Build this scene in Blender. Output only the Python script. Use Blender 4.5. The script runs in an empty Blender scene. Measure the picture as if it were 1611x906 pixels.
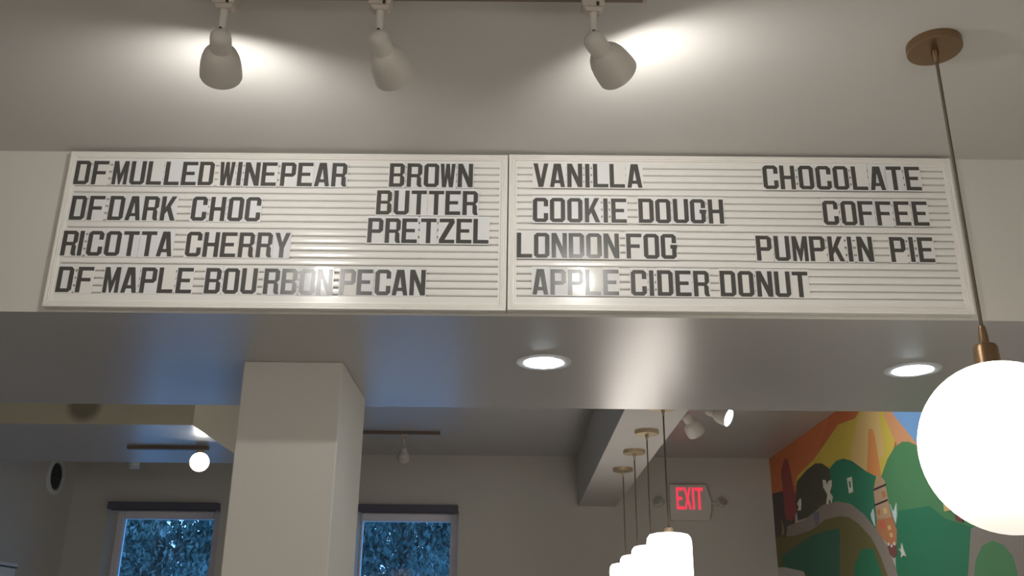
import bpy, bmesh, math, random
from mathutils import Vector, Matrix
from mathutils.geometry import tessellate_polygon
random.seed(7)
SC = bpy.context.scene
COL = SC.collection
PI = math.pi
R = math.radians

# ------------------------------------------------------------------ camera
EYE = Vector((0, 0, 1.6))
PITCH, ROLL, YAW = R(20.403), R(0.62423), R(-0.25906)
_f = Vector((math.sin(YAW)*math.cos(PITCH), math.cos(YAW)*math.cos(PITCH), math.sin(PITCH)))
_r0 = Vector((math.cos(YAW), -math.sin(YAW), 0)); _u0 = _r0.cross(_f)
_r = math.cos(ROLL)*_r0 + math.sin(ROLL)*_u0
_u = -math.sin(ROLL)*_r0 + math.cos(ROLL)*_u0
cam = bpy.data.cameras.new('camera'); co = bpy.data.objects.new('camera', cam); COL.objects.link(co)
cam.sensor_width = 36.0; cam.lens = 1499.2/1611*36.0; cam.clip_start = 0.05; cam.clip_end = 200
co.matrix_world = Matrix(((_r.x, _u.x, -_f.x, EYE.x), (_r.y, _u.y, -_f.y, EYE.y), (_r.z, _u.z, -_f.z, EYE.z), (0, 0, 0, 1)))
SC.camera = co

# ------------------------------------------------------------------ world (dusk sky), exposure
W = bpy.data.worlds.new('dusk_sky'); SC.world = W; W.use_nodes = True
nt = W.node_tree; bg = nt.nodes['Background']
tc = nt.nodes.new('ShaderNodeTexCoord'); sx = nt.nodes.new('ShaderNodeSeparateXYZ')
cr = nt.nodes.new('ShaderNodeValToRGB')
nt.links.new(tc.outputs['Generated'], sx.inputs[0]); nt.links.new(sx.outputs['Z'], cr.inputs['Fac'])
cr.color_ramp.elements[0].position = 0.0; cr.color_ramp.elements[0].color = (0.18, 0.37, 0.66, 1)
cr.color_ramp.elements[1].position = 0.7; cr.color_ramp.elements[1].color = (0.06, 0.20, 0.48, 1)
nt.links.new(cr.outputs['Color'], bg.inputs['Color']); bg.inputs['Strength'].default_value = 5.2
vs = SC.view_settings
vs.view_transform = 'Standard'; vs.look = 'None'; vs.exposure = 0.0; vs.gamma = 1.0; vs.use_curve_mapping = False

# light levels (seen lamps and added fill globes, all built with their fittings)
P_HEAD = 7.0        # front track spotlights (watt, point lamp in the bell)
E_GLOBE = 3.0       # opal globe surface
E_SHADE = 5.3       # drum pendants surface
E_DOWN = 45.0       # recessed downlights
E_FILL = 23.0       # unseen globes added behind the viewer as fill
P_BACK = 1.5

# ------------------------------------------------------------------ materials
def mat(name, col, rough=0.6, metal=0.0, spec=0.5, emit=None, es=0.0, noise=None, bump=None, coat=0.0):
    m = bpy.data.materials.new(name); m.use_nodes = True
    n = m.node_tree; b = n.nodes['Principled BSDF']
    b.inputs['Base Color'].default_value = (*col, 1); b.inputs['Roughness'].default_value = rough
    b.inputs['Metallic'].default_value = metal; b.inputs['Specular IOR Level'].default_value = spec
    b.inputs['Coat Weight'].default_value = coat
    if emit: b.inputs['Emission Color'].default_value = (*emit, 1); b.inputs['Emission Strength'].default_value = es
    if noise or bump:
        t = n.nodes.new('ShaderNodeTexCoord'); mp = n.nodes.new('ShaderNodeMapping'); n.links.new(t.outputs['Object'], mp.inputs[0])
    if noise:                       # (scale, amount)
        a = n.nodes.new('ShaderNodeTexNoise'); a.inputs['Scale'].default_value = noise[0]; a.inputs['Detail'].default_value = 5
        mx = n.nodes.new('ShaderNodeMix'); mx.data_type = 'RGBA'; mx.blend_type = 'MIX'
        d = 1-noise[1]
        mx.inputs[6].default_value = (col[0]*d, col[1]*d, col[2]*d, 1); mx.inputs[7].default_value = (min(col[0]*(1+noise[1]), 1), min(col[1]*(1+noise[1]), 1), min(col[2]*(1+noise[1]), 1), 1)
        n.links.new(mp.outputs[0], a.inputs['Vector']); n.links.new(a.outputs['Fac'], mx.inputs[0]); n.links.new(mx.outputs[2], b.inputs['Base Color'])
    if bump:                        # (scale, strength, stretch xyz)
        mp2 = n.nodes.new('ShaderNodeMapping'); n.links.new(t.outputs['Object'], mp2.inputs[0]); mp2.inputs['Scale'].default_value = bump[2]
        a2 = n.nodes.new('ShaderNodeTexNoise'); a2.inputs['Scale'].default_value = bump[0]; a2.inputs['Detail'].default_value = 4
        bp = n.nodes.new('ShaderNodeBump'); bp.inputs['Strength'].default_value = bump[1]; bp.inputs['Distance'].default_value = 0.01
        n.links.new(mp2.outputs[0], a2.inputs['Vector']); n.links.new(a2.outputs['Fac'], bp.inputs['Height']); n.links.new(bp.outputs[0], b.inputs['Normal'])
    return m

def emission(name, col, s):
    m = bpy.data.materials.new(name); m.use_nodes = True; n = m.node_tree
    n.nodes.remove(n.nodes['Principled BSDF'])
    e = n.nodes.new('ShaderNodeEmission'); e.inputs[0].default_value = (*col, 1); e.inputs[1].default_value = s
    n.links.new(e.outputs[0], n.nodes['Material Output'].inputs[0]); return m

M = {}
M['plaster'] = mat('cream_wall_paint', (0.62, 0.60, 0.555), 0.75, spec=0.3, noise=(1.5, 0.03), bump=(6, 0.12, (1, 1, 1)))
M['ceiling'] = mat('ceiling_paint', (0.60, 0.58, 0.55), 0.7, spec=0.3, noise=(0.8, 0.03), bump=(4, 0.12, (1, 1, 1)))
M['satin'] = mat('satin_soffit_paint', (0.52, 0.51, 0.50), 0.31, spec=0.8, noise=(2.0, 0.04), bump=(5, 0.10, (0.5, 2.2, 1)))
M['backceil'] = mat('satin_ceiling_paint', (0.54, 0.53, 0.52), 0.33, spec=0.7, noise=(2.0, 0.03), bump=(4, 0.08, (1, 1, 1)))
M['floor'] = mat('timber_floor', (0.52, 0.47, 0.42), 0.45, noise=(3, 0.25))
M['frame'] = mat('board_frame_white', (0.80, 0.775, 0.73), 0.32, spec=0.6)
M['slat'] = mat('board_slat_white', (0.80, 0.785, 0.755), 0.25, spec=0.6)
M['groove'] = mat('board_groove', (0.55, 0.53, 0.50), 0.5)
M['tile'] = mat('letter_tile_cool_white', (0.77, 0.775, 0.785), 0.09, spec=0.6)
M['tile2'] = mat('letter_tile_cream', (0.79, 0.775, 0.745), 0.09, spec=0.6)
M['tile3'] = mat('letter_tile_grey_white', (0.79, 0.785, 0.775), 0.11, spec=0.6)
M['ink'] = mat('letter_black', (0.075, 0.071, 0.066), 0.30, spec=0.6)
M['lampwhite'] = mat('lamp_white_enamel', (0.62, 0.58, 0.53), 0.45, noise=(30, 0.03))
M['lampinner'] = mat('lamp_reflector', (0.75, 0.74, 0.72), 0.3)
M['trackmetal'] = mat('track_brown_aluminium', (0.20, 0.15, 0.12), 0.5)
M['connector'] = mat('connector_plastic', (0.52, 0.46, 0.40), 0.5)
M['screw'] = mat('dark_screw', (0.06, 0.05, 0.04), 0.4, metal=0.6)
M['brass'] = mat('brushed_brass', (0.30, 0.20, 0.115), 0.36, metal=1.0, noise=(40, 0.1))
M['palebrass'] = mat('satin_brass', (0.50, 0.40, 0.27), 0.4, metal=0.8)
M['cord'] = mat('bronze_cord', (0.11, 0.085, 0.055), 0.5, noise=(90, 0.2))
M['fillopal'] = emission('opal_fill_globe', (1.0, 0.97, 0.925), E_FILL)
M['opal'] = emission('opal_globe_glass', (1.0, 0.93, 0.80), E_GLOBE)
def opal_gradient(m, z0, z1, s0, s1):       # the bulb sits in the upper half: the glass is dimmer below
    n = m.node_tree; t = n.nodes.new('ShaderNodeTexCoord'); x = n.nodes.new('ShaderNodeSeparateXYZ'); mr = n.nodes.new('ShaderNodeMapRange'); mr.interpolation_type = 'SMOOTHSTEP'
    for k, v in zip(('From Min', 'From Max', 'To Min', 'To Max'), (z0, z1, s0, s1)): mr.inputs[k].default_value = v
    e = [q for q in n.nodes if q.type == 'EMISSION'][0]
    n.links.new(t.outputs['Object'], x.inputs[0]); n.links.new(x.outputs['Z'], mr.inputs[0]); n.links.new(mr.outputs[0], e.inputs[1])
opal_gradient(M['opal'], -1.085, -.90, .98, E_GLOBE*1.35)
M['shade'] = emission('opal_drum_glass', (1.0, 0.91, 0.82), E_SHADE)
M['down'] = emission('downlight_lens', (0.80, 0.93, 1.0), E_DOWN)
M['bulb'] = emission('lamp_lens', (1.0, 0.93, 0.84), 9.0)
M['coolbulb'] = emission('cool_lamp_lens', (0.72, 0.88, 1.0), 16.0)
M['warmbulb'] = emission('neutral_lamp_lens', (1.0, 0.98, 0.93), 14.0)
M['deadbulb'] = mat('unlit_lamp_lens', (0.5, 0.5, 0.48), 0.2)
M['trimwhite'] = mat('white_trim', (0.74, 0.74, 0.74), 0.6)
M['upvc'] = mat('window_frame_white', (0.84, 0.82, 0.90), 0.4)
M['blind'] = mat('roller_blind_grey', (0.12, 0.12, 0.16), 0.7)
M['signbody'] = mat('exit_sign_housing', (0.70, 0.67, 0.62), 0.45)
M['red'] = mat('exit_letters_red', (0.5, 0.03, 0.05), 0.4, emit=(1.0, 0.05, 0.10), es=0.85)
M['chrome'] = mat('chrome', (0.7, 0.7, 0.7), 0.3, metal=0.6)
M['lens'] = mat('clear_lamp_lens', (0.35, 0.35, 0.36), 0.1, spec=0.8)
M['duct'] = mat('duct_black', (0.015, 0.017, 0.018), 0.5)
M['ventwhite'] = mat('vent_white', (0.74, 0.78, 0.77), 0.5)
M['ventgrey'] = mat('vent_grille_grey', (0.16, 0.17, 0.17), 0.5)
M['bark'] = mat('bark', (0.09, 0.08, 0.07), 0.9, noise=(12, 0.3))
M['leafA'] = mat('leaf_deep_green', (0.075, 0.135, 0.125), 0.5, noise=(6, 0.35))
M['leafB'] = mat('leaf_pale_green', (0.13, 0.20, 0.20), 0.5, noise=(6, 0.3))
M['soil'] = mat('pale_paving', (0.78, 0.79, 0.80), 0.9, noise=(2, 0.3))
def glassmat():
    m = bpy.data.materials.new('window_glass'); m.use_nodes = True; n = m.node_tree; n.nodes.remove(n.nodes['Principled BSDF'])
    tr = n.nodes.new('ShaderNodeBsdfTransparent'); tr.inputs[0].default_value = (0.9, 0.96, 0.97, 1)
    gl = n.nodes.new('ShaderNodeBsdfGlossy'); gl.inputs['Roughness'].default_value = 0.02
    fr = n.nodes.new('ShaderNodeFresnel'); fr.inputs[0].default_value = 1.45; mx = n.nodes.new('ShaderNodeMixShader')
    n.links.new(fr.outputs[0], mx.inputs[0]); n.links.new(tr.outputs[0], mx.inputs[1]); n.links.new(gl.outputs[0], mx.inputs[2])
    n.links.new(mx.outputs[0], n.nodes['Material Output'].inputs[0]); return m
M['glass'] = glassmat()

# ------------------------------------------------------------------ helpers
def link(name, verts, faces, m, parent=None, loc=None, smooth=False, mi=None):
    me = bpy.data.meshes.new(name); me.from_pydata([tuple(v) for v in verts], [], faces)
    for x in (m if isinstance(m, (list, tuple)) else [m]): me.materials.append(x)
    if mi: me.polygons.foreach_set('material_index', mi)
    bm = bmesh.new(); bm.from_mesh(me); bmesh.ops.recalc_face_normals(bm, faces=bm.faces); bm.to_mesh(me); bm.free()
    if smooth:
        me.polygons.foreach_set('use_smooth', [True]*len(me.polygons)); me.set_sharp_from_angle(angle=R(38))
    me.update()
    o = bpy.data.objects.new(name, me); COL.objects.link(o)
    if parent: o.parent = parent
    if loc: o.location = loc
    return o
class MB:
    def __init__(s): s.v = []; s.f = []; s.mi = []
    def add(s, v, f, k=0):
        n = len(s.v); s.v += [Vector(a) for a in v]; s.f += [tuple(i+n for i in q) for q in f]; s.mi += [k]*len(f); return s
    def box(s, x0, x1, y0, y1, z0, z1, k=0):
        v = [(x, y, z) for x in (x0, x1) for y in (y0, y1) for z in (z0, z1)]
        return s.add(v, [(0, 1, 3, 2), (4, 6, 7, 5), (0, 4, 5, 1), (2, 3, 7, 6), (0, 2, 6, 4), (1, 5, 7, 3)], k)
    def lathe(s, prof, n=24, mtx=None, k=0, closed=False):
        v = []; f = []
        for r, z in prof:
            for i in range(n):
                a = 2*PI*i/n; v.append(Vector((r*math.cos(a), r*math.sin(a), z)))
        L = len(prof)
        for j in range(L-1 if not closed else L):
            for i in range(n):
                a, b = j*n+i, j*n+(i+1) % n; c, d = ((j+1) % L)*n+(i+1) % n, ((j+1) % L)*n+i
                f.append((a, b, c, d))
        if not closed:
            f.append(tuple(range(n))[::-1]); f.append(tuple((L-1)*n+i for i in range(n)))
        if mtx: v = [mtx @ p for p in v]
        return s.add(v, f, k)
    def tube(s, pts, r, n=8, k=0):
        v = []; f = []
        for i, p in enumerate(pts):
            p = Vector(p); d = (Vector(pts[min(i+1, len(pts)-1)])-Vector(pts[max(i-1, 0)])).normalized()
            a = d.cross(Vector((0, 0, 1)) if abs(d.z) < .9 else Vector((1, 0, 0))).normalized(); b = d.cross(a)
            rr = r[i] if isinstance(r, (list, tuple)) else r
            for q in range(n):
                t = 2*PI*q/n; v.append(p+rr*(math.cos(t)*a+math.sin(t)*b))
        for i in range(len(pts)-1):
            for q in range(n): f.append((i*n+q, i*n+(q+1) % n, (i+1)*n+(q+1) % n, (i+1)*n+q))
        f.append(tuple(range(n))[::-1]); f.append(tuple((len(pts)-1)*n+q for q in range(n)))
        return s.add(v, f, k)
    def obj(s, name, m, parent=None, loc=None, smooth=False): return link(name, s.v, s.f, m, parent, loc, smooth, s.mi)
def bevel(o, w=0.002, seg=2):
    md = o.modifiers.new('bevel', 'BEVEL'); md.width = w; md.segments = seg; md.limit_method = 'ANGLE'; return o
def thing(name, label, cat, loc=(0, 0, 0), group=None):
    o = bpy.data.objects.new(name, None); o.empty_display_size = 0.05; COL.objects.link(o); o.location = loc
    o['label'] = label; o['category'] = cat
    if group: o['group'] = group
    return o
def tag(o, label, cat, group=None):
    o['label'] = label; o['category'] = cat
    if group: o['group'] = group
    return o
def struct(o): o['kind'] = 'structure'; return o
def lamp(name, kind, loc, power, col, parent=None, size=0.02, **kw):
    l = bpy.data.lights.new(name, kind); l.energy = power; l.color = col
    if kind == 'AREA': l.shape = 'DISK'; l.size = size
    else: l.shadow_soft_size = size
    for a, b in kw.items(): setattr(l, a, b)
    o = bpy.data.objects.new(name, l); COL.objects.link(o); o.location = loc
    if parent: o.parent = parent
    return o

# ------------------------------------------------------------------ room shell
YF, YB, YW = 2.375, 3.42, 7.40      # bulkhead face, bulkhead back, far wall
ZC, ZK, ZB = 2.88, 2.96, 2.404      # front ceiling, back ceiling, bulkhead underside
XL, XR = -3.39, 1.975
struct(MB().box(XL-.2, XR+.2, -3.2, 7.8, -0.1, 0).obj('floor', M['floor']))
struct(MB().box(XL-.2, XR+.2, -3.2, YF, ZC, ZC+.2).obj('ceiling', M['ceiling']))
struct(MB().box(XL-.2, XR+.2, YB, 7.8, ZK, ZK+.2).obj('ceiling', M['backceil']))
struct(MB().box(XL-.2, XL, -3.2, 7.8, 0, 3.16).obj('wall_left', M['plaster']))
struct(MB().box(XR, XR+.2, -3.2, 7.8, 0, 3.16).obj('wall_right', M['plaster']))
struct(MB().box(XL, XR, -3.2, -3.0, 0, 3.08).obj('wall_back', M['plaster']))
# bulkhead carrying the boards: plastered face and satin-painted underside
mb = MB().box(XL, XR, YF, YB, ZB, 3.16)
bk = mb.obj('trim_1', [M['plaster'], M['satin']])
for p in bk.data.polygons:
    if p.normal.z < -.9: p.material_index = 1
struct(bk)
struct(bevel(MB().box(-.835, -.53, 2.83, 3.30, 0, ZB).obj('wall_pillar', M['plaster']), .004))
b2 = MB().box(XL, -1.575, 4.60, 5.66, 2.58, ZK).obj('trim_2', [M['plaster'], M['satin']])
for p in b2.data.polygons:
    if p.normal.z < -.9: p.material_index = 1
struct(b2)
def soft_patch(m, at, r, col):  # mixes a soft-edged round patch of another colour into the base colour
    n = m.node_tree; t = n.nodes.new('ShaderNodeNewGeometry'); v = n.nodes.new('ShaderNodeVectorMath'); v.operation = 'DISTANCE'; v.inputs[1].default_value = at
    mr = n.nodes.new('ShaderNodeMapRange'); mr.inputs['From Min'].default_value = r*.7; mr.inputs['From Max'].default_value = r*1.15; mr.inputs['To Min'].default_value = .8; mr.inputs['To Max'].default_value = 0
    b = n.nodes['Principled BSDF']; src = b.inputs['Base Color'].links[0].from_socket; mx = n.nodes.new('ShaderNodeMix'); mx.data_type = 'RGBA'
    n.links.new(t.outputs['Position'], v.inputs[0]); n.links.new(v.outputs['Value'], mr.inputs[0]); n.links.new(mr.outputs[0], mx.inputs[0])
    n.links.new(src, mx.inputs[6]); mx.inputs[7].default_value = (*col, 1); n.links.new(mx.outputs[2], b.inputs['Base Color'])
m_patch = mat('cream_paint_soft_patch', (0.86, 0.80, 0.62), 0.75, spec=.3, noise=(1.5, .03)); soft_patch(m_patch, (-2.12, 4.60, 2.675), .085, (.27, .24, .16)); b2.data.materials[0] = m_patch  # cream paint with one darker round patch on the front face
b3 = MB().box(.49, .774, YB, YW, 2.58, ZK).obj('trim_3', [M['plaster'], M['ceiling']])
for p in b3.data.polygons:
    if p.normal.z < -.9: p.material_index = 1
struct(b3)
# far wall with two window openings
WIN = [(-3.09, -2.235, 'left'), (-1.19, -.42, 'right')]
ZT, ZS = 2.535, 0.35
mb = MB()
xs = [XL, WIN[0][0], WIN[0][1], WIN[1][0], WIN[1][1], XR]
for i in (0, 2, 4): mb.box(xs[i], xs[i+1], YW, YW+.28, 0, 3.16)
for i in (1, 3):
    mb.box(xs[i], xs[i+1], YW, YW+.28, 0, ZS); mb.box(xs[i], xs[i+1], YW, YW+.28, ZT, 3.16)
struct(mb.obj('wall_far', M['plaster']))
for i, (x0, x1, side) in enumerate(WIN):
    w = bpy.data.objects.new('window_%d' % (i+1), None); COL.objects.link(w); w.location = ((x0+x1)/2, YW+.2, ZS); struct(w)
    hx = (x1-x0)/2; H = ZT-ZS; t = .045 if i == 0 else .03
    tl = .055 if i == 0 else .015; trr = .10 if i == 0 else .072
    for nm, bxx in (('frame_stile', (-hx, -hx+tl, 0, H)), ('frame_stile', (hx-trr, hx, 0, H)),
                    ('frame_rail', (-hx+tl, hx-trr, H-.06, H)), ('frame_rail', (-hx+tl, hx-trr, 0, .07))):
        bevel(MB().box(bxx[0], bxx[1], -.02, .05, bxx[2], bxx[3]).obj(nm, M['upvc'], w), .006)
    MB().box(-hx+tl, hx-trr, .012, .018, .07, H-.06).obj('pane', M['glass'], w)
    bevel(MB().box(-hx+.001, hx-.001, -.21, -.02, -.0, .02).obj('window_sill', M['trimwhite'], w), .003)
    # blind cassette above the opening
    bl = thing('roller_blind', 'dark grey roller blind rolled up above the %s far window' % side, 'blind', ((x0+x1)/2, YW, 2.52), 'rolled-up blinds over the far windows')
    bevel(MB().box(-hx+.005, hx-.005, -.055, 0, .0, .052).obj('cassette', M['blind'], bl), .004)
    MB().tube([(-hx+.03, -.028, -.004), (hx-.03, -.028, -.004)], .006).obj('bottom_bar', M['blind'], bl)

# ------------------------------------------------------------------ outside: ground and trees
struct(MB().box(-14, 14, 7.8, 30, -.3, -.05).obj('ground', M['soil']))
def tree(x, y, h, label, seed, n, droop, wide):
    rd = random.Random(seed); t = thing('leafy_tree', label, 'tree', (x, y, -.05), 'trees outside the far windows')
    MB().tube([(0, 0, 0), (.05, 0, h*.3), (-.04, .05, h*.6), (.05, 0, h*.85)], [.11, .09, .06, .03]).obj('trunk', M['bark'], t, smooth=True)
    tips = []
    for k in range(16):
        z = h*(.30+.043*k); a = k*2.4+rd.random(); L = wide*(1-.3*k/16)
        p = [Vector((0, 0, z)), Vector((math.cos(a)*L*.5, math.sin(a)*L*.5, z+.28)), Vector((math.cos(a)*L, math.sin(a)*L, z+.22))]
        MB().tube(p, [.03, .02, .008], 5).obj('branch', M['bark'], t)
        for q in range(8):
            s = .3+.7*q/7; base = p[0].lerp(p[1], min(s*2, 1)) if s < .5 else p[1].lerp(p[2], s*2-1); tips.append(base)
    v = []; f = []; mi = []
    for k in range(n):
        b = rd.choice(tips); c = b+Vector((rd.gauss(0, .13), rd.gauss(0, .13), rd.gauss(0, .20)))*wide
        L = rd.uniform(.05, .11)*wide; wd = L*rd.uniform(.18, .34)
        d = Vector((rd.gauss(0, .6), rd.gauss(0, .6), -droop+rd.gauss(0, .5))).normalized()
        sd = d.cross(Vector((rd.gauss(0, 1), rd.gauss(0, 1), rd.gauss(0, 1)))).normalized()*wd; nn = d.cross(sd).normalized()*L*.12
        i = len(v); v += [c, c+d*L*.45+sd+nn, c+d*L, c+d*L*.45-sd+nn]; f += [(i, i+1, i+2), (i, i+2, i+3)]; mi += [0 if rd.random() < .62 else 1]*2
    me = bpy.data.meshes.new('foliage'); me.from_pydata([tuple(a) for a in v], [], f); me.materials.append(M['leafA']); me.materials.append(M['leafB'])
    me.polygons.foreach_set('material_index', mi); o = bpy.data.objects.new('foliage', me); COL.objects.link(o); o.parent = t; o['kind'] = 'stuff'
tree(-3.6, 10.0, 4.6, 'leafy tree close outside the left far window', 1, 17000, .8, .9)
tree(-1.1, 10.0, 4.8, 'drooping leafy tree close outside the right far window', 3, 17000, 1.2, .9)
tree(-4.9, 13.6, 5.6, 'taller tree standing behind the tree outside the left far window', 2, 17000, .7, 1.35)
tree(-1.55, 13.6, 5.6, 'taller tree standing behind the tree outside the right far window', 4, 17000, .8, 1.35)
# ------------------------------------------------------------------ letter boards
GP = 0.02102                                            # groove pitch
def letter_board(x0, x1, zt, side, label):
    t = thing('letter_board', label, 'sign', (x0, 2.372, zt-.457), 'white changeable letter boards on the bulkhead')
    Wd, H = x1-x0, .457
    MB().box(.004, Wd-.004, -.008, 0, .004, H-.004).obj('back_panel', M['groove'], t)
    # profile: distance in from the outer edge, projection from the wall
    pr = [(0, 0), (0, .0205), (.0015, .022), (.0060, .022), (.0072, .0200), (.0082, .0200), (.0092, .0209), (.0118, .0209), (.0130, .0188), (.0140, .0188), (.0150, .0195), (.0165, .0192), (.0180, .0152), (.023, .0150), (.023, .004)]
    def rail(a, b, inward, along):
        v = []; f = []
        for end, sg in ((a, 1), (b, -1)):
            for d, h in pr:
                p = Vector(end)+Vector(inward)*d+Vector(along)*d*sg; v.append((p.x, -h, p.z))
        n = len(pr)
        for i in range(n-1): f.append((i, i+1, n+i+1, n+i))
        f += [tuple(range(n)), tuple(range(n, 2*n))[::-1]]
        return link('frame_rail', v, f, M['frame'], t)
    rail((0, 0, 0), (Wd, 0, 0), (0, 0, 1), (1, 0, 0)); rail((0, 0, H), (Wd, 0, H), (0, 0, -1), (1, 0, 0))
    rail((0, 0, 0), (0, 0, H), (1, 0, 0), (0, 0, 1)); rail((Wd, 0, 0), (Wd, 0, H), (-1, 0, 0), (0, 0, 1))
    top = H-.0160                                        # first groove below the top rail
    w = GP-.0036
    v = []; x_a, x_b = .0160, Wd-.0160
    for x in (x_a, x_b):
        for yy, z in ((-.008, .0), (-.0125, .0004), (-.0142, .003), (-.0145, w*.5), (-.0142, w-.003), (-.0125, w-.0004), (-.008, w)): v.append((x, yy, z))
    f = [(i, i+1, i+8, i+7) for i in range(6)]+[(0, 7, 13, 6), tuple(range(7)), tuple(range(7, 14))[::-1]]
    for zz in (.0150, H-.0150):
        MB().box(x_a, x_b, -.0145, -.008, *((zz, top-GP*19-.0018) if zz < .1 else (top+.0018, zz+.0)) ).obj('edge_slat', M['slat'], t)
    first = link('slat', v, f, M['slat'], t, (0, 0, top-GP+.0018))
    for k in range(1, 19):
        o = first.copy(); COL.objects.link(o); o.parent = t; o.location = (0, 0, top-GP*(k+1)+.0018)
    return t
letter_board(-1.240, -.0258, 2.868, 'L', 'left-hand white slatted letter board listing DF MULLED WINE PEAR first')
letter_board(-.0225, 1.1985, 2.870, 'R', 'right-hand white slatted letter board listing VANILLA and CHOCOLATE first')

LW, LH, SV, SH, CH = 147., 262., 42., 38., 27.
def G(ch):
    W_, H_, s, h, c = LW, LH, SV, SH, CH
    hole = lambda z0, z1: [(s, z0), (W_-s, z0), (W_-s, z1), (s, z1)]
    if ch == 'D': return [[(0, 0), (W_-c, 0), (W_, c), (W_, H_-c), (W_-c, H_), (0, H_)], hole(h, H_-h)]
    if ch == 'O': return [[(0, c), (c, 0), (W_-c, 0), (W_, c), (W_, H_-c), (W_-c, H_), (c, H_), (0, H_-c)], hole(h, H_-h)]
    if ch == 'F': return [[(0, 0), (s, 0), (s, 112), (128, 112), (128, 148), (s, 148), (s, H_-h), (W_, H_-h), (W_, H_), (0, H_)]]
    if ch == 'E': return [[(0, 0), (W_, 0), (W_, h), (s, h), (s, 114), (124, 114), (124, 150), (s, 150), (s, H_-h), (W_, H_-h), (W_, H_), (0, H_)]]
    if ch == 'L': return [[(0, 0), (W_, 0), (W_, h), (s, h), (s, H_), (0, H_)]]
    if ch == 'I': return [[(0, 0), (s, 0), (s, H_), (0, H_)]]
    if ch == 'T': return [[(52, 0), (95, 0), (95, H_-h), (W_, H_-h), (W_, H_), (0, H_), (0, H_-h), (52, H_-h)]]
    if ch == 'H': return [[(0, 0), (s, 0), (s, 112), (W_-s, 112), (W_-s, 0), (W_, 0), (W_, H_), (W_-s, H_), (W_-s, 150), (s, 150), (s, H_), (0, H_)]]
    if ch == 'U': return [[(0, c), (c, 0), (W_-c, 0), (W_, c), (W_, H_), (W_-s, H_), (W_-s, h), (s, h), (s, H_), (0, H_)]]
    if ch == 'C': return [[(0, c), (c, 0), (W_-c, 0), (W_, c), (W_, 96), (W_-s, 96), (W_-s, h), (s, h), (s, H_-h), (W_-s, H_-h), (W_-s, 170), (W_, 170), (W_, H_-c), (W_-c, H_), (c, H_), (0, H_-c)]]
    if ch == 'G': return [[(0, c), (c, 0), (W_-c, 0), (W_, c), (W_, 106), (W_+6, 106), (W_+6, 148), (90, 148), (90, 108), (W_-s, 108), (W_-s, h), (s, h), (s, H_-h), (W_-s, H_-h), (W_-s, 166), (W_, 166), (W_, H_-c), (W_-c, H_), (c, H_), (0, H_-c)]]
    if ch == 'N': return [[(0, 0), (s, 0), (s, 158), (103, 0), (W_, 0), (W_, H_), (W_-s, H_), (W_-s, 112), (46, H_), (0, H_)]]
    if ch == 'M': return [[(0, 0), (36, 0), (36, 140), (66, 0), (81, 0), (111, 140), (111, 0), (W_, 0), (W_, H_), (105, H_), (73.5, 120), (42, H_), (0, H_)]]
    if ch == 'W': return [[(20, 0), (59, 0), (73.5, 105), (88, 0), (127, 0), (W_, H_), (110, H_), (103, 105), (91, H_), (56, H_), (44, 105), (37, H_), (0, H_)]]
    if ch == 'V': return [[(50, 0), (97, 0), (W_, H_), (104, H_), (73.5, 88), (43, H_), (0, H_)]]
    if ch == 'A': return [[(0, 0), (40, 0), (49, 44), (98, 44), (107, 0), (W_, 0), (108, H_), (39, H_)], [(57, 78), (90, 78), (73.5, 195)]]
    if ch == 'P': return [[(0, 0), (s, 0), (s, 103), (W_-c, 103), (W_, 103+c), (W_, H_-c), (W_-c, H_), (0, H_)], hole(103+h, H_-h)]
    if ch == 'B': return [[(0, 0), (W_-c, 0), (W_, c), (W_, 106), (W_-22, 131), (W_, 156), (W_, H_-c), (W_-c, H_), (0, H_)], hole(h, 116), hole(149, H_-h)]
    if ch == 'R': return [[(0, 0), (s, 0), (s, 107), (97, 107), (97, 34), (101, 14), (116, 0), (W_, 0), (W_, 16), (141, 26), (139, 98), (124, 120), (W_, 146), (W_, H_-c), (W_-c, H_), (0, H_)], hole(143, H_-h)]
    if ch == 'K': return [[(0, 0), (s, 0), (s, 70), (62, 104), (102, 0), (W_, 0), (90, 152), (141, H_), (95, H_), (s, 140), (s, H_), (0, H_)]]
    if ch == 'Y': return [[(52, 0), (95, 0), (95, 104), (W_, H_), (103, H_), (73.5, 160), (44, H_), (0, H_), (52, 104)]]
    if ch == 'Z': return [[(0, 0), (W_, 0), (W_, h), (54, h), (W_, 222), (W_-8, H_), (0, H_), (0, H_-h), (92, H_-h), (0, 38)]]
U = 0.0414/LW
glyphs = {}
def extrude_poly(loops, y0, y1, sc=1.0, sz=None):
    sz = sz or sc
    tri = tessellate_polygon([[Vector((a, b, 0)) for a, b in l] for l in loops])
    fl = [p for l in loops for p in l]; n = len(fl)
    v = [(a*sc, y0, b*sz) for a, b in fl]+[(a*sc, y1, b*sz) for a, b in fl]
    f = [tuple(t) for t in tri]; k = 0
    for l in loops:
        m = len(l)
        for i in range(m):
            a, b = k+i, k+(i+1) % m; f.append((a, b, b+n, a+n))
        k += m
    return v, f
ORD = ['first', 'second', 'third', 'fourth', 'fifth', 'sixth', 'seventh', 'eighth', 'ninth']
TILES = {}
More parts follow.
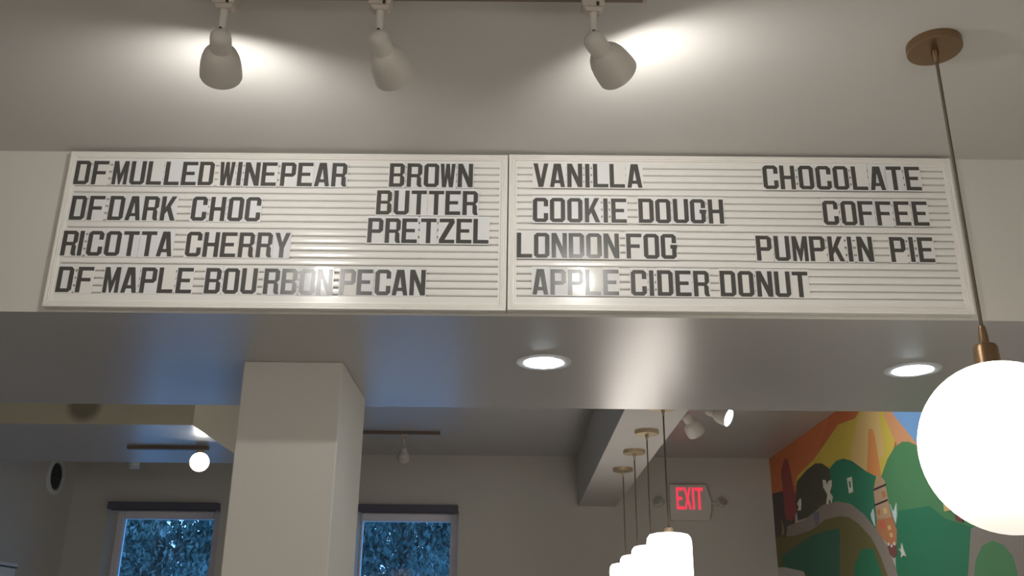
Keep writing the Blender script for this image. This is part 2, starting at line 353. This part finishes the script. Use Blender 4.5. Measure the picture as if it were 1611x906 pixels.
ROWS = [
    ('DF MULLED WINE PEAR', 'L', 2.769, [-1.2215, -1.1727, -1.1163, -1.068, -1.0213, -0.9725, -0.9255, -0.8789, -0.822, -0.7729, -0.752, -0.7051, -0.6525, -0.6056, -0.5581, -0.5112]),
    ('DF DARK CHOC', 'L', 2.662, [-1.2151, -1.1664, -1.1108, -1.0635, -1.0166, -0.9685, -0.8851, -0.8347, -0.7855, -0.7384]),
    ('RICOTTA CHERRY', 'L', 2.557, [-1.2206, -1.1758, -1.1521, -1.1041, -1.0577, -1.0097, -0.9636, -0.8869, -0.84, -0.7933, -0.7453, -0.6971, -0.6499]),
    ('DF MAPLE BOURBON PECAN', 'L', 2.4528, [-1.2152, -1.163, -1.091, -1.043, -0.9936, -0.9474, -0.898, -0.823, -0.7744, -0.7271, -0.6674, -0.6211, -0.5726, -0.5271, -0.4663, -0.4209, -0.3728, -0.3274, -0.2812]),
    ('BROWN', 'L', 2.7699, [-0.3521, -0.3035, -0.2567, -0.2119, -0.1633]),
    ('BUTTER', 'L', 2.6864, [-0.3829, -0.3352, -0.2883, -0.2408, -0.1951, -0.1479]),
    ('PRETZEL', 'L', 2.6026, [-0.4019, -0.3547, -0.3095, -0.2586, -0.2086, -0.1625, -0.1167]),
    ('VANILLA', 'R', 2.7731, [0.045, 0.0905, 0.1384, 0.188, 0.2097, 0.2552, 0.3031]),
    ('COOKIE DOUGH', 'R', 2.6679, [0.0439, 0.0901, 0.1374, 0.1849, 0.2357, 0.257, 0.3309, 0.377, 0.4254, 0.4715, 0.5206]),
    ('LONDON FOG', 'R', 2.5636, [0.0007, 0.0471, 0.0942, 0.1403, 0.1872, 0.2338, 0.2946, 0.3412, 0.3872]),
    ('APPLE CIDER DONUT', 'R', 2.4582, [0.0434, 0.0906, 0.1368, 0.1828, 0.23, 0.3034, 0.3522, 0.3733, 0.421, 0.469, 0.539, 0.5864, 0.6357, 0.6831, 0.7303]),
    ('CHOCOLATE', 'R', 2.7728, [0.6777, 0.7244, 0.7757, 0.8237, 0.8714, 0.9224, 0.9711, 1.0191, 1.0694]),
    ('COFFEE', 'R', 2.6667, [0.8318, 0.8813, 0.9281, 0.9767, 1.0263, 1.0752]),
    ('PUMPKIN PIE', 'R', 2.5607, [0.6426, 0.6909, 0.7388, 0.7855, 0.8353, 0.8874, 0.9132, 1.0006, 1.0529, 1.0756]),
]
EXTRA = {'DF MULLED WINE PEAR': 'the DF before MULLED', 'DF DARK CHOC': 'the DF before DARK', 'DF MAPLE BOURBON PECAN': 'the DF before MAPLE'}
rl = random.Random(11)
for title, bd, zb, xsl in ROWS:
    s = title.replace(' ', '')
    words = title.split(); wi = 0; ci = 0
    for ch, x in zip(s, xsl):
        while ci >= len(words[wi]): wi += 1; ci = 0
        word = words[wi]; name = EXTRA.get(title, word) if word == 'DF' else word
        bw = SV*U if ch == 'I' else LW*U
        key = ch+'ABC'[0 if (r := rl.random()) < .4 else (1 if r < .6 else 2)]
        kx = (ch == 'I', key[1])
        dz = rl.uniform(-.0004, .0004)
        if kx not in TILES:
            o = MB().box(-.0026, bw+.0026, -.0012, 0, -.0030, .0795).obj('letter_tile', M[{'A': 'tile', 'B': 'tile2', 'C': 'tile3'}[key[1]]])
            TILES[kx] = o
        else:
            o = TILES[kx].copy(); COL.objects.link(o)
        o.location = (x, 2.3575, zb+dz); o.rotation_euler = (rl.uniform(-.004, .004), 0, rl.uniform(-.01, .01))
        tag(o, 'black letter %s on a clear white tile, %s letter of %s' % (ch, ORD[ci], name), 'letter', 'letter tiles on the %s board' % ('left' if bd == 'L' else 'right'))
        if ch not in glyphs:
            v, f = extrude_poly(G(ch), -.0018, -.0012, U, .0722/LH)
            g = link('letter', v, f, M['ink'], o); glyphs[ch] = g
        else:
            g = glyphs[ch].copy(); COL.objects.link(g); g.parent = o
        ci += 1

# ------------------------------------------------------------------ track spotlights
def track_light(x, y, z, az, el, label, group, power=0, col=(1, .975, .93), lens='bulb', drop=.093, scale=1.0, lens_r=.037, cone=174):
    t = thing('track_spotlight', label, 'spotlight', (x, y, z), group)
    c = MB().box(-.0235, .0235, -.016, .016, -.030, 0)
    c.add([(-.021, -.014, -.030), (.021, -.014, -.030), (.021, .014, -.030), (-.021, .014, -.030), (-.014, -.011, -.040), (.015, -.011, -.040), (.015, .011, -.040), (-.014, .011, -.040)],
          [(0, 1, 5, 4), (1, 2, 6, 5), (2, 3, 7, 6), (3, 0, 4, 7), (4, 5, 6, 7), (0, 3, 2, 1)])
    bevel(c.obj('connector', M['connector'], t), .0025)
    MB().box(.006, .012, -.0175, -.015, -.030, -.022).obj('latch', M['screw'], t)
    MB().lathe([(.0085, -.040), (.0085, -.046), (.0078, -.048), (.0078, -drop)], 14).obj('stem', M['lampwhite'], t, smooth=True)
    MB().lathe([(.0035, -.0100), (.0035, .0100)], 10, Matrix.Translation((0, 0, -drop+.004)) @ Matrix.Rotation(PI/2, 4, 'X')).obj('hinge_pin', M['screw'], t)
    d = Vector((math.sin(az)*math.cos(el), math.cos(az)*math.cos(el), math.sin(el)))
    q = d.to_track_quat('Z', 'Y').to_matrix().to_4x4()
    piv = Vector((0, 0, -drop-.012))-d*.016
    mt = Matrix.Translation(piv) @ q @ Matrix.Scale(scale, 4)
    outer = [(.0005, 0), (.009, .0012), (.0155, .005), (.0195, .011), (.0208, .018), (.0208, .046), (.0222, .0475), (.0275, .0515), (.0330, .0590), (.0375, .0715), (.0402, .087), (.0415, .103), (.0420, .116)]
    inner = [(.0400, .116), (.0388, .104), (.036, .085), (.026, .062), (.0005, .060)]
    v = MB().lathe(outer+inner, 40, mt)
    v.f = v.f[:-2]; v.mi = v.mi[:-2]
    shd = v.obj('lamp_shade', M['lampwhite'], t, smooth=True)
    MB().lathe([(.0005, .1115), (lens_r*.6, .1110), (lens_r, .1075), (lens_r, .100), (.0005, .100)], 28, mt).obj('lamp_lens', M[lens], shd, smooth=True)
    if power:
        sl = lamp('spot_lamp', 'SPOT', mt @ Vector((0, 0, .122)), power, col, t, .012, spot_size=R(cone), spot_blend=.7)
        sl.rotation_euler = (-d).to_track_quat('Z', 'Y').to_euler()
    return t
FT = 'spotlights on the front ceiling track'
TZ = 2.862
track_light(-.6105, 1.652, TZ, R(-14), R(-14), 'leftmost white track spotlight, lit, its bell turned towards the letter board', FT, P_HEAD, scale=1.05)
track_light(-.2865, 1.652, TZ, R(13), R(-14), 'middle white track spotlight, unlit, between the two lit ones', FT, 0, lens='deadbulb', scale=1.05)
track_light(.1540, 1.652, TZ, R(34), R(-12), 'rightmost white track spotlight, lit, bell turned right with a bright patch beside it', FT, P_HEAD*.95, scale=1.05)
tk = thing('lighting_track', 'brown lighting track on the ceiling carrying three spotlights', 'light track', (0, 1.652, ZC))
bevel(MB().box(-.665, .260, -.017, .017, -.018, 0).obj('rail', M['trackmetal'], tk), .002)
MB().box(-.660, .255, -.005, .005, -.0186, -.0178).obj('conductor_slot', M['screw'], tk)
MB().box(.260, .268, -.018, .018, -.019, 0).obj('end_cap', M['connector'], tk)
MB().box(-.673, -.665, -.018, .018, -.019, 0).obj('end_cap', M['connector'], tk)
# back room tracks and heads
tk = thing('lighting_track', 'short grey lighting track on the far ceiling beside the pillar', 'light track', (0, 6.52, ZK))
bevel(MB().box(-1.35, -.515, -.016, .016, -.020, 0).obj('rail', M['trackmetal'], tk), .002)
track_light(-.76, 6.52, ZK-.020, R(-8), R(-30), 'small unlit track spotlight on the far ceiling above the right window', 'spotlights in the back room', lens='deadbulb')
tk = thing('lighting_track', 'lighting track on the back ceiling right of the row of pendants', 'light track', (0, 4.805, ZK))
bevel(MB().box(.80, 1.25, -.030, .030, -.020, 0).obj('rail', M['trackmetal'], tk), .002)
track_light(.880, 4.83, ZK-.020, R(42), R(-38), 'pale track spotlight above the exit sign, bell pointing down and right', 'spotlights in the back room', lens='deadbulb', drop=.225, scale=1.15)
track_light(.985, 4.76, ZK-.020, R(123), R(-24), 'track spotlight above the exit sign with its bluish lens glowing', 'spotlights in the back room', P_BACK*9, (.93, .96, 1), 'coolbulb', drop=.215, scale=1.12)
tk = thing('lighting_track', 'lighting track under the lowered ceiling on the left', 'light track', (0, 5.15, 2.58))
bevel(MB().box(-2.1, -1.66, -.016, .016, -.018, 0).obj('rail', M['trackmetal'], tk), .002)
track_light(-1.70, 5.15, 2.562, R(162), R(-12), 'dazzling round spotlight facing the room, left of the pillar', 'spotlights in the back room', P_BACK*1.6, (1, .98, .93), 'warmbulb', drop=.048, lens_r=.038, scale=1.25, cone=110)
hb = thing('ceiling_spotlight', 'tiny cylinder spotlight with chrome rim just left of the dazzling one', 'spotlight', (-2.35, 5.9, ZK))
MB().lathe([(.006, -.28), (.006, -.012), (.03, -.012), (.03, 0)], 14).obj('stem', M['lampwhite'], hb, smooth=True)
MB().lathe([(.012, -.28), (.03, -.285), (.031, -.365)], 20).obj('cylinder', M['ventwhite'], hb, smooth=True)
MB().lathe([(.031, -.365), (.034, -.366), (.034, -.374), (.027, -.374), (.027, -.366)], 20).obj('rim', M['chrome'], hb, smooth=True)

# ------------------------------------------------------------------ recessed downlights
for x, y, lb in ((.086, 2.805, 'glowing recessed downlight under the bulkhead near the middle'), (1.228, 2.85, 'glowing recessed downlight under the bulkhead beside the big globe')):
    t = thing('recessed_downlight', lb, 'downlight', (x, y, ZB), 'recessed downlights under the bulkhead')
    MB().lathe([(.062, -.0005), (.085, -.0005), (.084, -.004), (.064, -.005), (.060, -.003)], 40, closed=True).obj('trim_ring', M['trimwhite'], t, smooth=True)
    MB().lathe([(.0005, -.011), (.030, -.0095), (.050, -.0065), (.060, -.0035), (.060, -.001)], 40).obj('lens', M['down'], t, smooth=True)

# ------------------------------------------------------------------ pendants
def canopy(t, m, r=.059):
    MB().lathe([(r, 0), (r, -.0185), (r-.0012, -.020), (.012, -.020)], 48).obj('canopy', m, t, smooth=True)
    MB().lathe([(.0085, -.020), (.0085, -.026), (.006, -.038), (.0045, -.050)], 16).obj('cord_grip', m, t, smooth=True)
g = thing('globe_pendant', 'big glowing opal globe pendant at the right on a brass canopy and bronze cord', 'pendant light', (.940, 1.83, ZC))
canopy(g, M['brass'])
MB().tube([(0, 0, -.045), (0, 0, -.72)], .0036, 10).obj('cord', M['cord'], g, smooth=True)
MB().lathe([(.006, -.672), (.009, -.690), (.0095, -.708), (.020, -.712), (.0235, -.718), (.0245, -.760), (.030, -.768)], 28).obj('socket_cup', M['brass'], g, smooth=True)
pf = [(.0005, .166)]+[(.158*math.cos(R(a)), .166*math.sin(R(a))) for a in range(86, -88, -6)]+[(.0005, -.166)]
MB().lathe(pf, 64, Matrix.Translation((.008, 0, -.916))).obj('globe', M['opal'], g, smooth=True)
for i, (y, lb) in enumerate(((4.08, 'nearest glowing drum pendant of the back row, hiding part of the others'), (4.62, 'second glowing drum pendant of the back row, left of the nearest'),
                             (5.13, 'third glowing drum pendant of the back row'), (5.69, 'farthest glowing drum pendant of the back row, the leftmost'))):
    t = thing('drum_pendant', lb, 'pendant light', (.646, y, 2.58), 'drum pendants in a row under the boxed soffit')
    canopy(t, M['palebrass'])
    MB().tube([(0, 0, -.045), (0, 0, -.535)], .0034, 8).obj('cord', M['cord'], t, smooth=True)
    MB().lathe([(.008, -.520), (.018, -.526), (.020, -.547)], 20).obj('socket_cup', M['palebrass'], t, smooth=True)
    MB().lathe([(.0005, -.546), (.06, -.548), (.080, -.553), (.090, -.566), (.0935, -.585), (.0935, -.83), (.088, -.85), (.06, -.862), (.0005, -.864)], 48).obj('lamp_shade', M['shade'], t, smooth=True)

# ------------------------------------------------------------------ exit sign
ex = thing('exit_sign', 'red-lettered EXIT sign with two emergency lamp heads on the far wall', 'exit sign', (1.342, YW, 2.61))
v, f = extrude_poly([[(-.157, -.133), (.138, -.133), (.142, -.118), (.138, -.098), (.152, -.085), (.157, -.045), (.158, .02), (.148, .045), (.140, .062), (.132, .095), (.128, .134), (-.157, .134)]], -.05, 0)
bevel(link('housing', v, f, M['signbody'], ex), .004)
ew = .054
for k, (ch, loops) in enumerate((('E', G('E')), ('X', [[(0, 0), (40, 0), (73, 88), (107, 0), (147, 0), (97, 131), (147, 262), (107, 262), (73, 174), (40, 262), (0, 262), (50, 131)]]), ('I', [[(0, 0), (40, 0), (40, 262), (0, 262)]]), ('T', G('T')))):
    x = [-.108, -.050, .013, .036][k]
    v, f = extrude_poly(loops, -.0525, -.0495, (.054 if ch in 'EX' else .060)/147, .165/262)
    link('letter', v, f, M['red'], ex, (x, 0, -.052))
for sx_ in (-1, 1):
    cx = .215*sx_-(.01 if sx_ < 0 else -.0)
    MB().tube([(cx*.7, -.025, 0), (cx, -.03, -.002)], .009, 8).obj('lamp_arm', M['signbody'], ex, smooth=True)
    mt = Matrix.Translation((cx+.018*sx_, -.03, 0)) @ Matrix.Rotation(R(62), 4, 'X') @ Matrix.Rotation(R(18*sx_), 4, 'Y')
    hd = MB().lathe([(.0005, -.03), (.02, -.028), (.034, -.01), (.038, .012), (.038, .02)], 24, mt).obj('lamp_head', M['signbody'], ex, smooth=True)
    MB().lathe([(.0335, .0195), (.034, .026), (.02, .029), (.0005, .030)], 24, mt).obj('lens', M['chrome'], hd, smooth=True)

# ------------------------------------------------------------------ mural on the right wall
PAINT = {'orange': (0.675, 0.194, 0.077), 'rust': (0.740, 0.233, 0.090), 'rust2': (0.675, 0.181, 0.103), 'yellow': (0.753, 0.584, 0.103), 'tan': (0.800, 0.571, 0.233), 'spike': (0.800, 0.337, 0.116), 'peach': (0.800, 0.389, 0.194), 'blue': (0.233, 0.454, 0.800),
         'dark': (0.116, 0.097, 0.090), 'tower': (0.363, 0.090, 0.090), 'darkhill': (0.097, 0.103, 0.077), 'midgreen': (0.041, 0.246, 0.142), 'biggreen': (0.103, 0.298, 0.129), 'grass': (0.038, 0.233, 0.122), 'road': (0.324, 0.285, 0.246),
         'olive': (0.181, 0.168, 0.064), 'deepgreen': (0.051, 0.168, 0.116), 'street': (0.571, 0.389, 0.246), 'streetlow': (0.571, 0.246, 0.116), 'maroon': (0.233, 0.090, 0.077), 'black': (0.051, 0.044, 0.041), 'pale': (0.800, 0.800, 0.701), 'palecyan': (0.675, 0.800, 0.800), 'tanlight': (0.800, 0.571, 0.233), 'oliveline': (0.311, 0.285, 0.129), 'bluegray': (0.207, 0.207, 0.311)}
MU = [
('orange', [(7.405, 2.999), (7.04, 3.015), (6.237, 3.018), (5.877, 3.02), (5.515, 3.036), (4.286, 2.9), (3.55, 2.68), (3.742, 2.136), (4.148, 2.192), (5.21, 2.319), (7.403, 2.613)]),
('rust', [(7.411, 2.983), (6.251, 2.977), (5.903, 2.943), (6.196, 2.774), (6.697, 2.708), (6.797, 2.661), (7.423, 2.686)]),
('yellow', [(5.746, 2.867), (5.45, 2.839), (5.242, 2.901), (4.878, 2.812), (4.857, 2.65), (4.97, 2.546), (5.178, 2.413), (5.341, 2.438), (5.968, 2.534), (6.761, 2.656), (6.697, 2.708), (6.263, 2.756)]),
('tan', [(5.406, 2.829), (5.193, 2.868), (5.06, 2.836), (5.08, 2.697), (5.071, 2.564), (5.162, 2.541), (5.216, 2.716), (5.358, 2.518), (5.454, 2.55), (5.61, 2.61), (5.544, 2.707)]),
('spike', [(5.256, 2.737), (5.199, 2.724), (5.177, 2.676), (5.157, 2.458), (5.248, 2.472), (5.358, 2.518)]),
('peach', [(5.016, 2.762), (4.933, 2.806), (4.885, 2.732), (4.614, 2.508), (4.789, 2.559), (4.876, 2.557), (4.939, 2.638)]),
('blue', [(4.885, 2.732), (4.93, 2.815), (4.145, 2.727), (4.274, 2.357), (4.627, 2.516)]),
('dark', [(7.378, 2.687), (7.055, 2.66), (6.778, 2.606), (6.852, 2.384), (7.113, 2.334), (7.384, 2.145), (7.419, 2.365)]),
('tower', [(6.955, 2.881), (6.886, 2.862), (6.842, 2.774), (6.774, 2.477), (6.909, 2.429), (7.071, 2.462), (7.081, 2.814)]),
('darkhill', [(6.708, 2.674), (6.47, 2.711), (6.254, 2.721), (6.122, 2.697), (6.004, 2.647), (5.918, 2.572), (5.97, 2.421), (6.363, 2.401), (6.773, 2.413), (6.781, 2.555)]),
('midgreen', [(5.987, 2.641), (5.851, 2.664), (5.713, 2.654), (5.576, 2.615), (5.372, 2.521), (5.229, 2.469), (5.283, 2.419), (5.303, 2.212), (5.275, 2.13), (5.517, 2.277), (5.808, 2.377), (6.005, 2.425), (5.988, 2.56)]),
('biggreen', [(5.154, 2.457), (5.042, 2.529), (4.923, 2.571), (4.819, 2.578), (4.739, 2.562), (4.637, 2.52), (4.535, 2.429), (4.102, 2.078), (4.171, 1.882), (5.127, 1.942), (5.044, 2.183), (5.113, 2.325)]),
('grass', [(5.031, 2.257), (4.604, 2.229), (4.445, 2.149), (4.171, 2.077), (4.319, 1.884), (5.105, 1.932), (5.088, 2.131)]),
('road', [(7.039, 2.405), (6.574, 2.402), (6.188, 2.444), (5.895, 2.427), (5.672, 2.381), (5.479, 2.298), (5.31, 2.192), (5.183, 2.083), (5.084, 1.922), (5.235, 1.931), (5.585, 2.078), (6.225, 2.222), (7.126, 2.296)]),
('olive', [(7.366, 2.36), (6.873, 2.323), (6.474, 2.318), (6.181, 2.35), (5.891, 2.338), (5.729, 2.311), (5.585, 2.259), (5.406, 2.163), (5.301, 2.055), (5.222, 1.93), (6.704, 2.018), (6.731, 2.068), (6.943, 2.116), (7.384, 2.145)]),
('deepgreen', [(6.826, 2.255), (6.486, 2.283), (6.204, 2.283), (5.914, 2.269), (6.014, 1.977), (6.578, 2.01), (6.75, 2.075), (7.23, 2.137), (7.255, 2.215)]),
('grass', [(5.571, 2.118), (5.398, 2.102), (5.301, 1.935), (5.751, 1.961), (5.725, 2.037)]),
('road', [(4.251, 1.872), (4.316, 1.876), (4.213, 2.082), (4.116, 2.087), (3.787, 2.007), (3.843, 1.848)]),
('biggreen', [(4.26, 1.873), (4.215, 1.95), (4.137, 2.001), (4.041, 2.014), (3.955, 1.988), (3.896, 1.939), (3.876, 1.85)]),
('street', [(5.185, 2.472), (5.112, 2.428), (5.094, 2.303), (5.079, 2.232), (5.187, 2.226), (5.29, 2.25), (5.286, 2.41)]),
('streetlow', [(5.285, 2.247), (5.183, 2.239), (5.073, 2.233), (5.031, 2.162), (5.061, 2.091), (5.118, 2.082), (5.18, 2.107), (5.266, 2.158), (5.317, 2.203)]),
('maroon', [(5.188, 2.107), (5.061, 2.091), (5.066, 2.045), (5.122, 2.031), (5.167, 2.053)]),
('rust2', [(5.262, 2.234), (5.18, 2.232), (5.179, 2.188), (5.243, 2.19)]),
('tan', [(5.15, 2.194), (5.111, 2.198), (5.104, 2.175), (5.141, 2.174)]),
('tan', [(5.137, 2.155), (5.099, 2.158), (5.091, 2.136), (5.125, 2.135)]),
('black', [(5.286, 2.41), (5.105, 2.41), (5.103, 2.4), (5.284, 2.399)]),
('black', [(5.297, 2.328), (5.103, 2.33), (5.101, 2.32), (5.295, 2.318)]),
('streetlow', [(5.176, 2.378), (5.13, 2.376), (5.119, 2.345), (5.163, 2.344)]),
('streetlow', [(5.269, 2.295), (5.23, 2.294), (5.228, 2.267), (5.262, 2.266)]),
('tanlight', [(5.179, 2.29), (5.13, 2.291), (5.127, 2.261), (5.17, 2.261)]),
('pale', [(5.173, 2.111), (5.152, 2.111), (5.151, 2.097), (5.173, 2.097)]),
('pale', [(5.135, 2.099), (5.114, 2.099), (5.114, 2.084), (5.134, 2.086)]),
('pale', [(5.096, 2.107), (5.073, 2.107), (5.073, 2.09), (5.093, 2.092)]),
('pale', [(5.68, 2.532), (5.605, 2.528), (5.609, 2.442), (5.674, 2.441)]),
('deepgreen', [(5.652, 2.508), (5.626, 2.507), (5.625, 2.471), (5.651, 2.471)]),
('palecyan', [(5.076, 2.301), (5.054, 2.26), (5.03, 2.261), (4.99, 2.294), (5.001, 2.234), (5.03, 2.192), (5.048, 2.23)]),
('palecyan', [(5.365, 2.284), (5.321, 2.308), (5.316, 2.273), (5.325, 2.214), (5.359, 2.258)]),
('pale', [(6.129, 2.594), (6.082, 2.585), (6.056, 2.548), (6.011, 2.57), (5.968, 2.566), (5.977, 2.53), (6.023, 2.502), (5.976, 2.467), (6.01, 2.432), (6.034, 2.469), (6.077, 2.433), (6.105, 2.439), (6.064, 2.491), (6.13, 2.547)]),
('pale', [(5.032, 2.07), (5.006, 2.058), (4.987, 2.093), (4.977, 2.065), (4.954, 2.026), (4.981, 2.033), (5.018, 2.024), (5.002, 2.049)]),
('pale', [(6.736, 2.523), (6.688, 2.542), (6.649, 2.55), (6.648, 2.512), (6.675, 2.471), (6.737, 2.479), (6.702, 2.5)]),
('tanlight', [(4.438, 2.245), (4.374, 2.194), (4.385, 2.178), (4.441, 2.182)]),
('maroon', [(4.343, 2.161), (4.276, 2.137), (4.275, 2.113), (4.335, 2.128)]),
('oliveline', [(7.169, 2.473), (7.127, 2.415), (7.134, 2.363), (7.2, 2.35), (7.161, 2.405)]),
('bluegray', [(6.355, 2.424), (6.287, 2.41), (6.289, 2.357), (6.36, 2.335), (6.39, 2.381)])]

mm = MB(); ks = list(PAINT)
for i, (cn, P) in enumerate(MU):
    P = [(min(a, YW-.012), min(max(b, 1.80), ZK-.004)) for a, b in P]
    Q = []
    for p in P:
        if not Q or (abs(p[0]-Q[-1][0])+abs(p[1]-Q[-1][1])) > 1e-4: Q.append(p)
    d = .0010+.00018*i
    tri = tessellate_polygon([[Vector((a, b, 0)) for a, b in Q]])
    n = len(Q); v = [(XR-d, a, b) for a, b in Q]+[(XR-.0006, a, b) for a, b in Q]
    f = [tuple(t_) for t_ in tri]+[(k, (k+1) % n, (k+1) % n+n, k+n) for k in range(n)]
    mm.add(v, f, ks.index(cn))
mu = mm.obj('mural', [mat('mural_'+k, PAINT[k], .6, spec=.3, noise=(3, .06)) for k in ks])
tag(mu, 'painted mural of green hills, winding road and orange sun rays on the right wall', 'mural')

# ------------------------------------------------------------------ round vent and box on the left wall
vt = thing('round_vent', 'round white wall vent with a dark grille, high on the far left wall', 'vent', (XL, 7.075, 2.715))
rot = Matrix.Rotation(PI/2, 4, 'Y')
MB().lathe([(.098, .0), (.135, .0), (.134, .010), (.120, .018), (.104, .018), (.098, .008)], 48, rot, closed=True).obj('ring', M['ventwhite'], vt, smooth=True)
MB().lathe([(.099, .001), (.099, .003), (.0005, .003)], 40, rot).obj('duct', M['duct'], vt)
for k in range(-5, 6):
    z = k*.0175; hw = math.sqrt(max(.097**2-z*z, 0))
    bl = MB().box(.004, .014, -hw, hw, z-.0016, z+.0016).obj('grille_slat', M['ventgrey'], vt)
bx = thing('wall_box', 'pale grey box mounted on the left wall, cut by the frame corner', 'box', (XL, 6.42, 1.80))
bevel(MB().box(0, .085, -.17, .17, 0, .235).obj('body', M['ventwhite'], bx), .012)
bevel(MB().box(-.0, .092, -.178, .178, .235, .262).obj('lid', M['ventwhite'], bx), .008)
MB().box(0, .088, -.172, .172, .228, .236).obj('seam', M['duct'], bx)

# ------------------------------------------------------------------ added globe pendants behind the viewer, out of view, as fill light (same fittings)
for x, lb in ((-1.9, 'left-hand'), (-.1, 'middle'), (1.45, 'right-hand')):
    t = thing('globe_pendant', 'added opal fill globe, unseen behind the viewer, %s one of three' % lb, 'pendant light', (x, -1.6, ZC), 'added fill globes behind the viewer')
    canopy(t, M['brass'])
    MB().tube([(0, 0, -.045), (0, 0, -.80)], .0036, 10).obj('cord', M['cord'], t, smooth=True)
    MB().lathe([(.006, -.75), (.020, -.792), (.0245, -.84), (.030, -.848)], 20).obj('socket_cup', M['brass'], t, smooth=True)
    MB().lathe(pf, 40, Matrix.Translation((0, 0, -.996))).obj('globe', M['fillopal'], t, smooth=True)
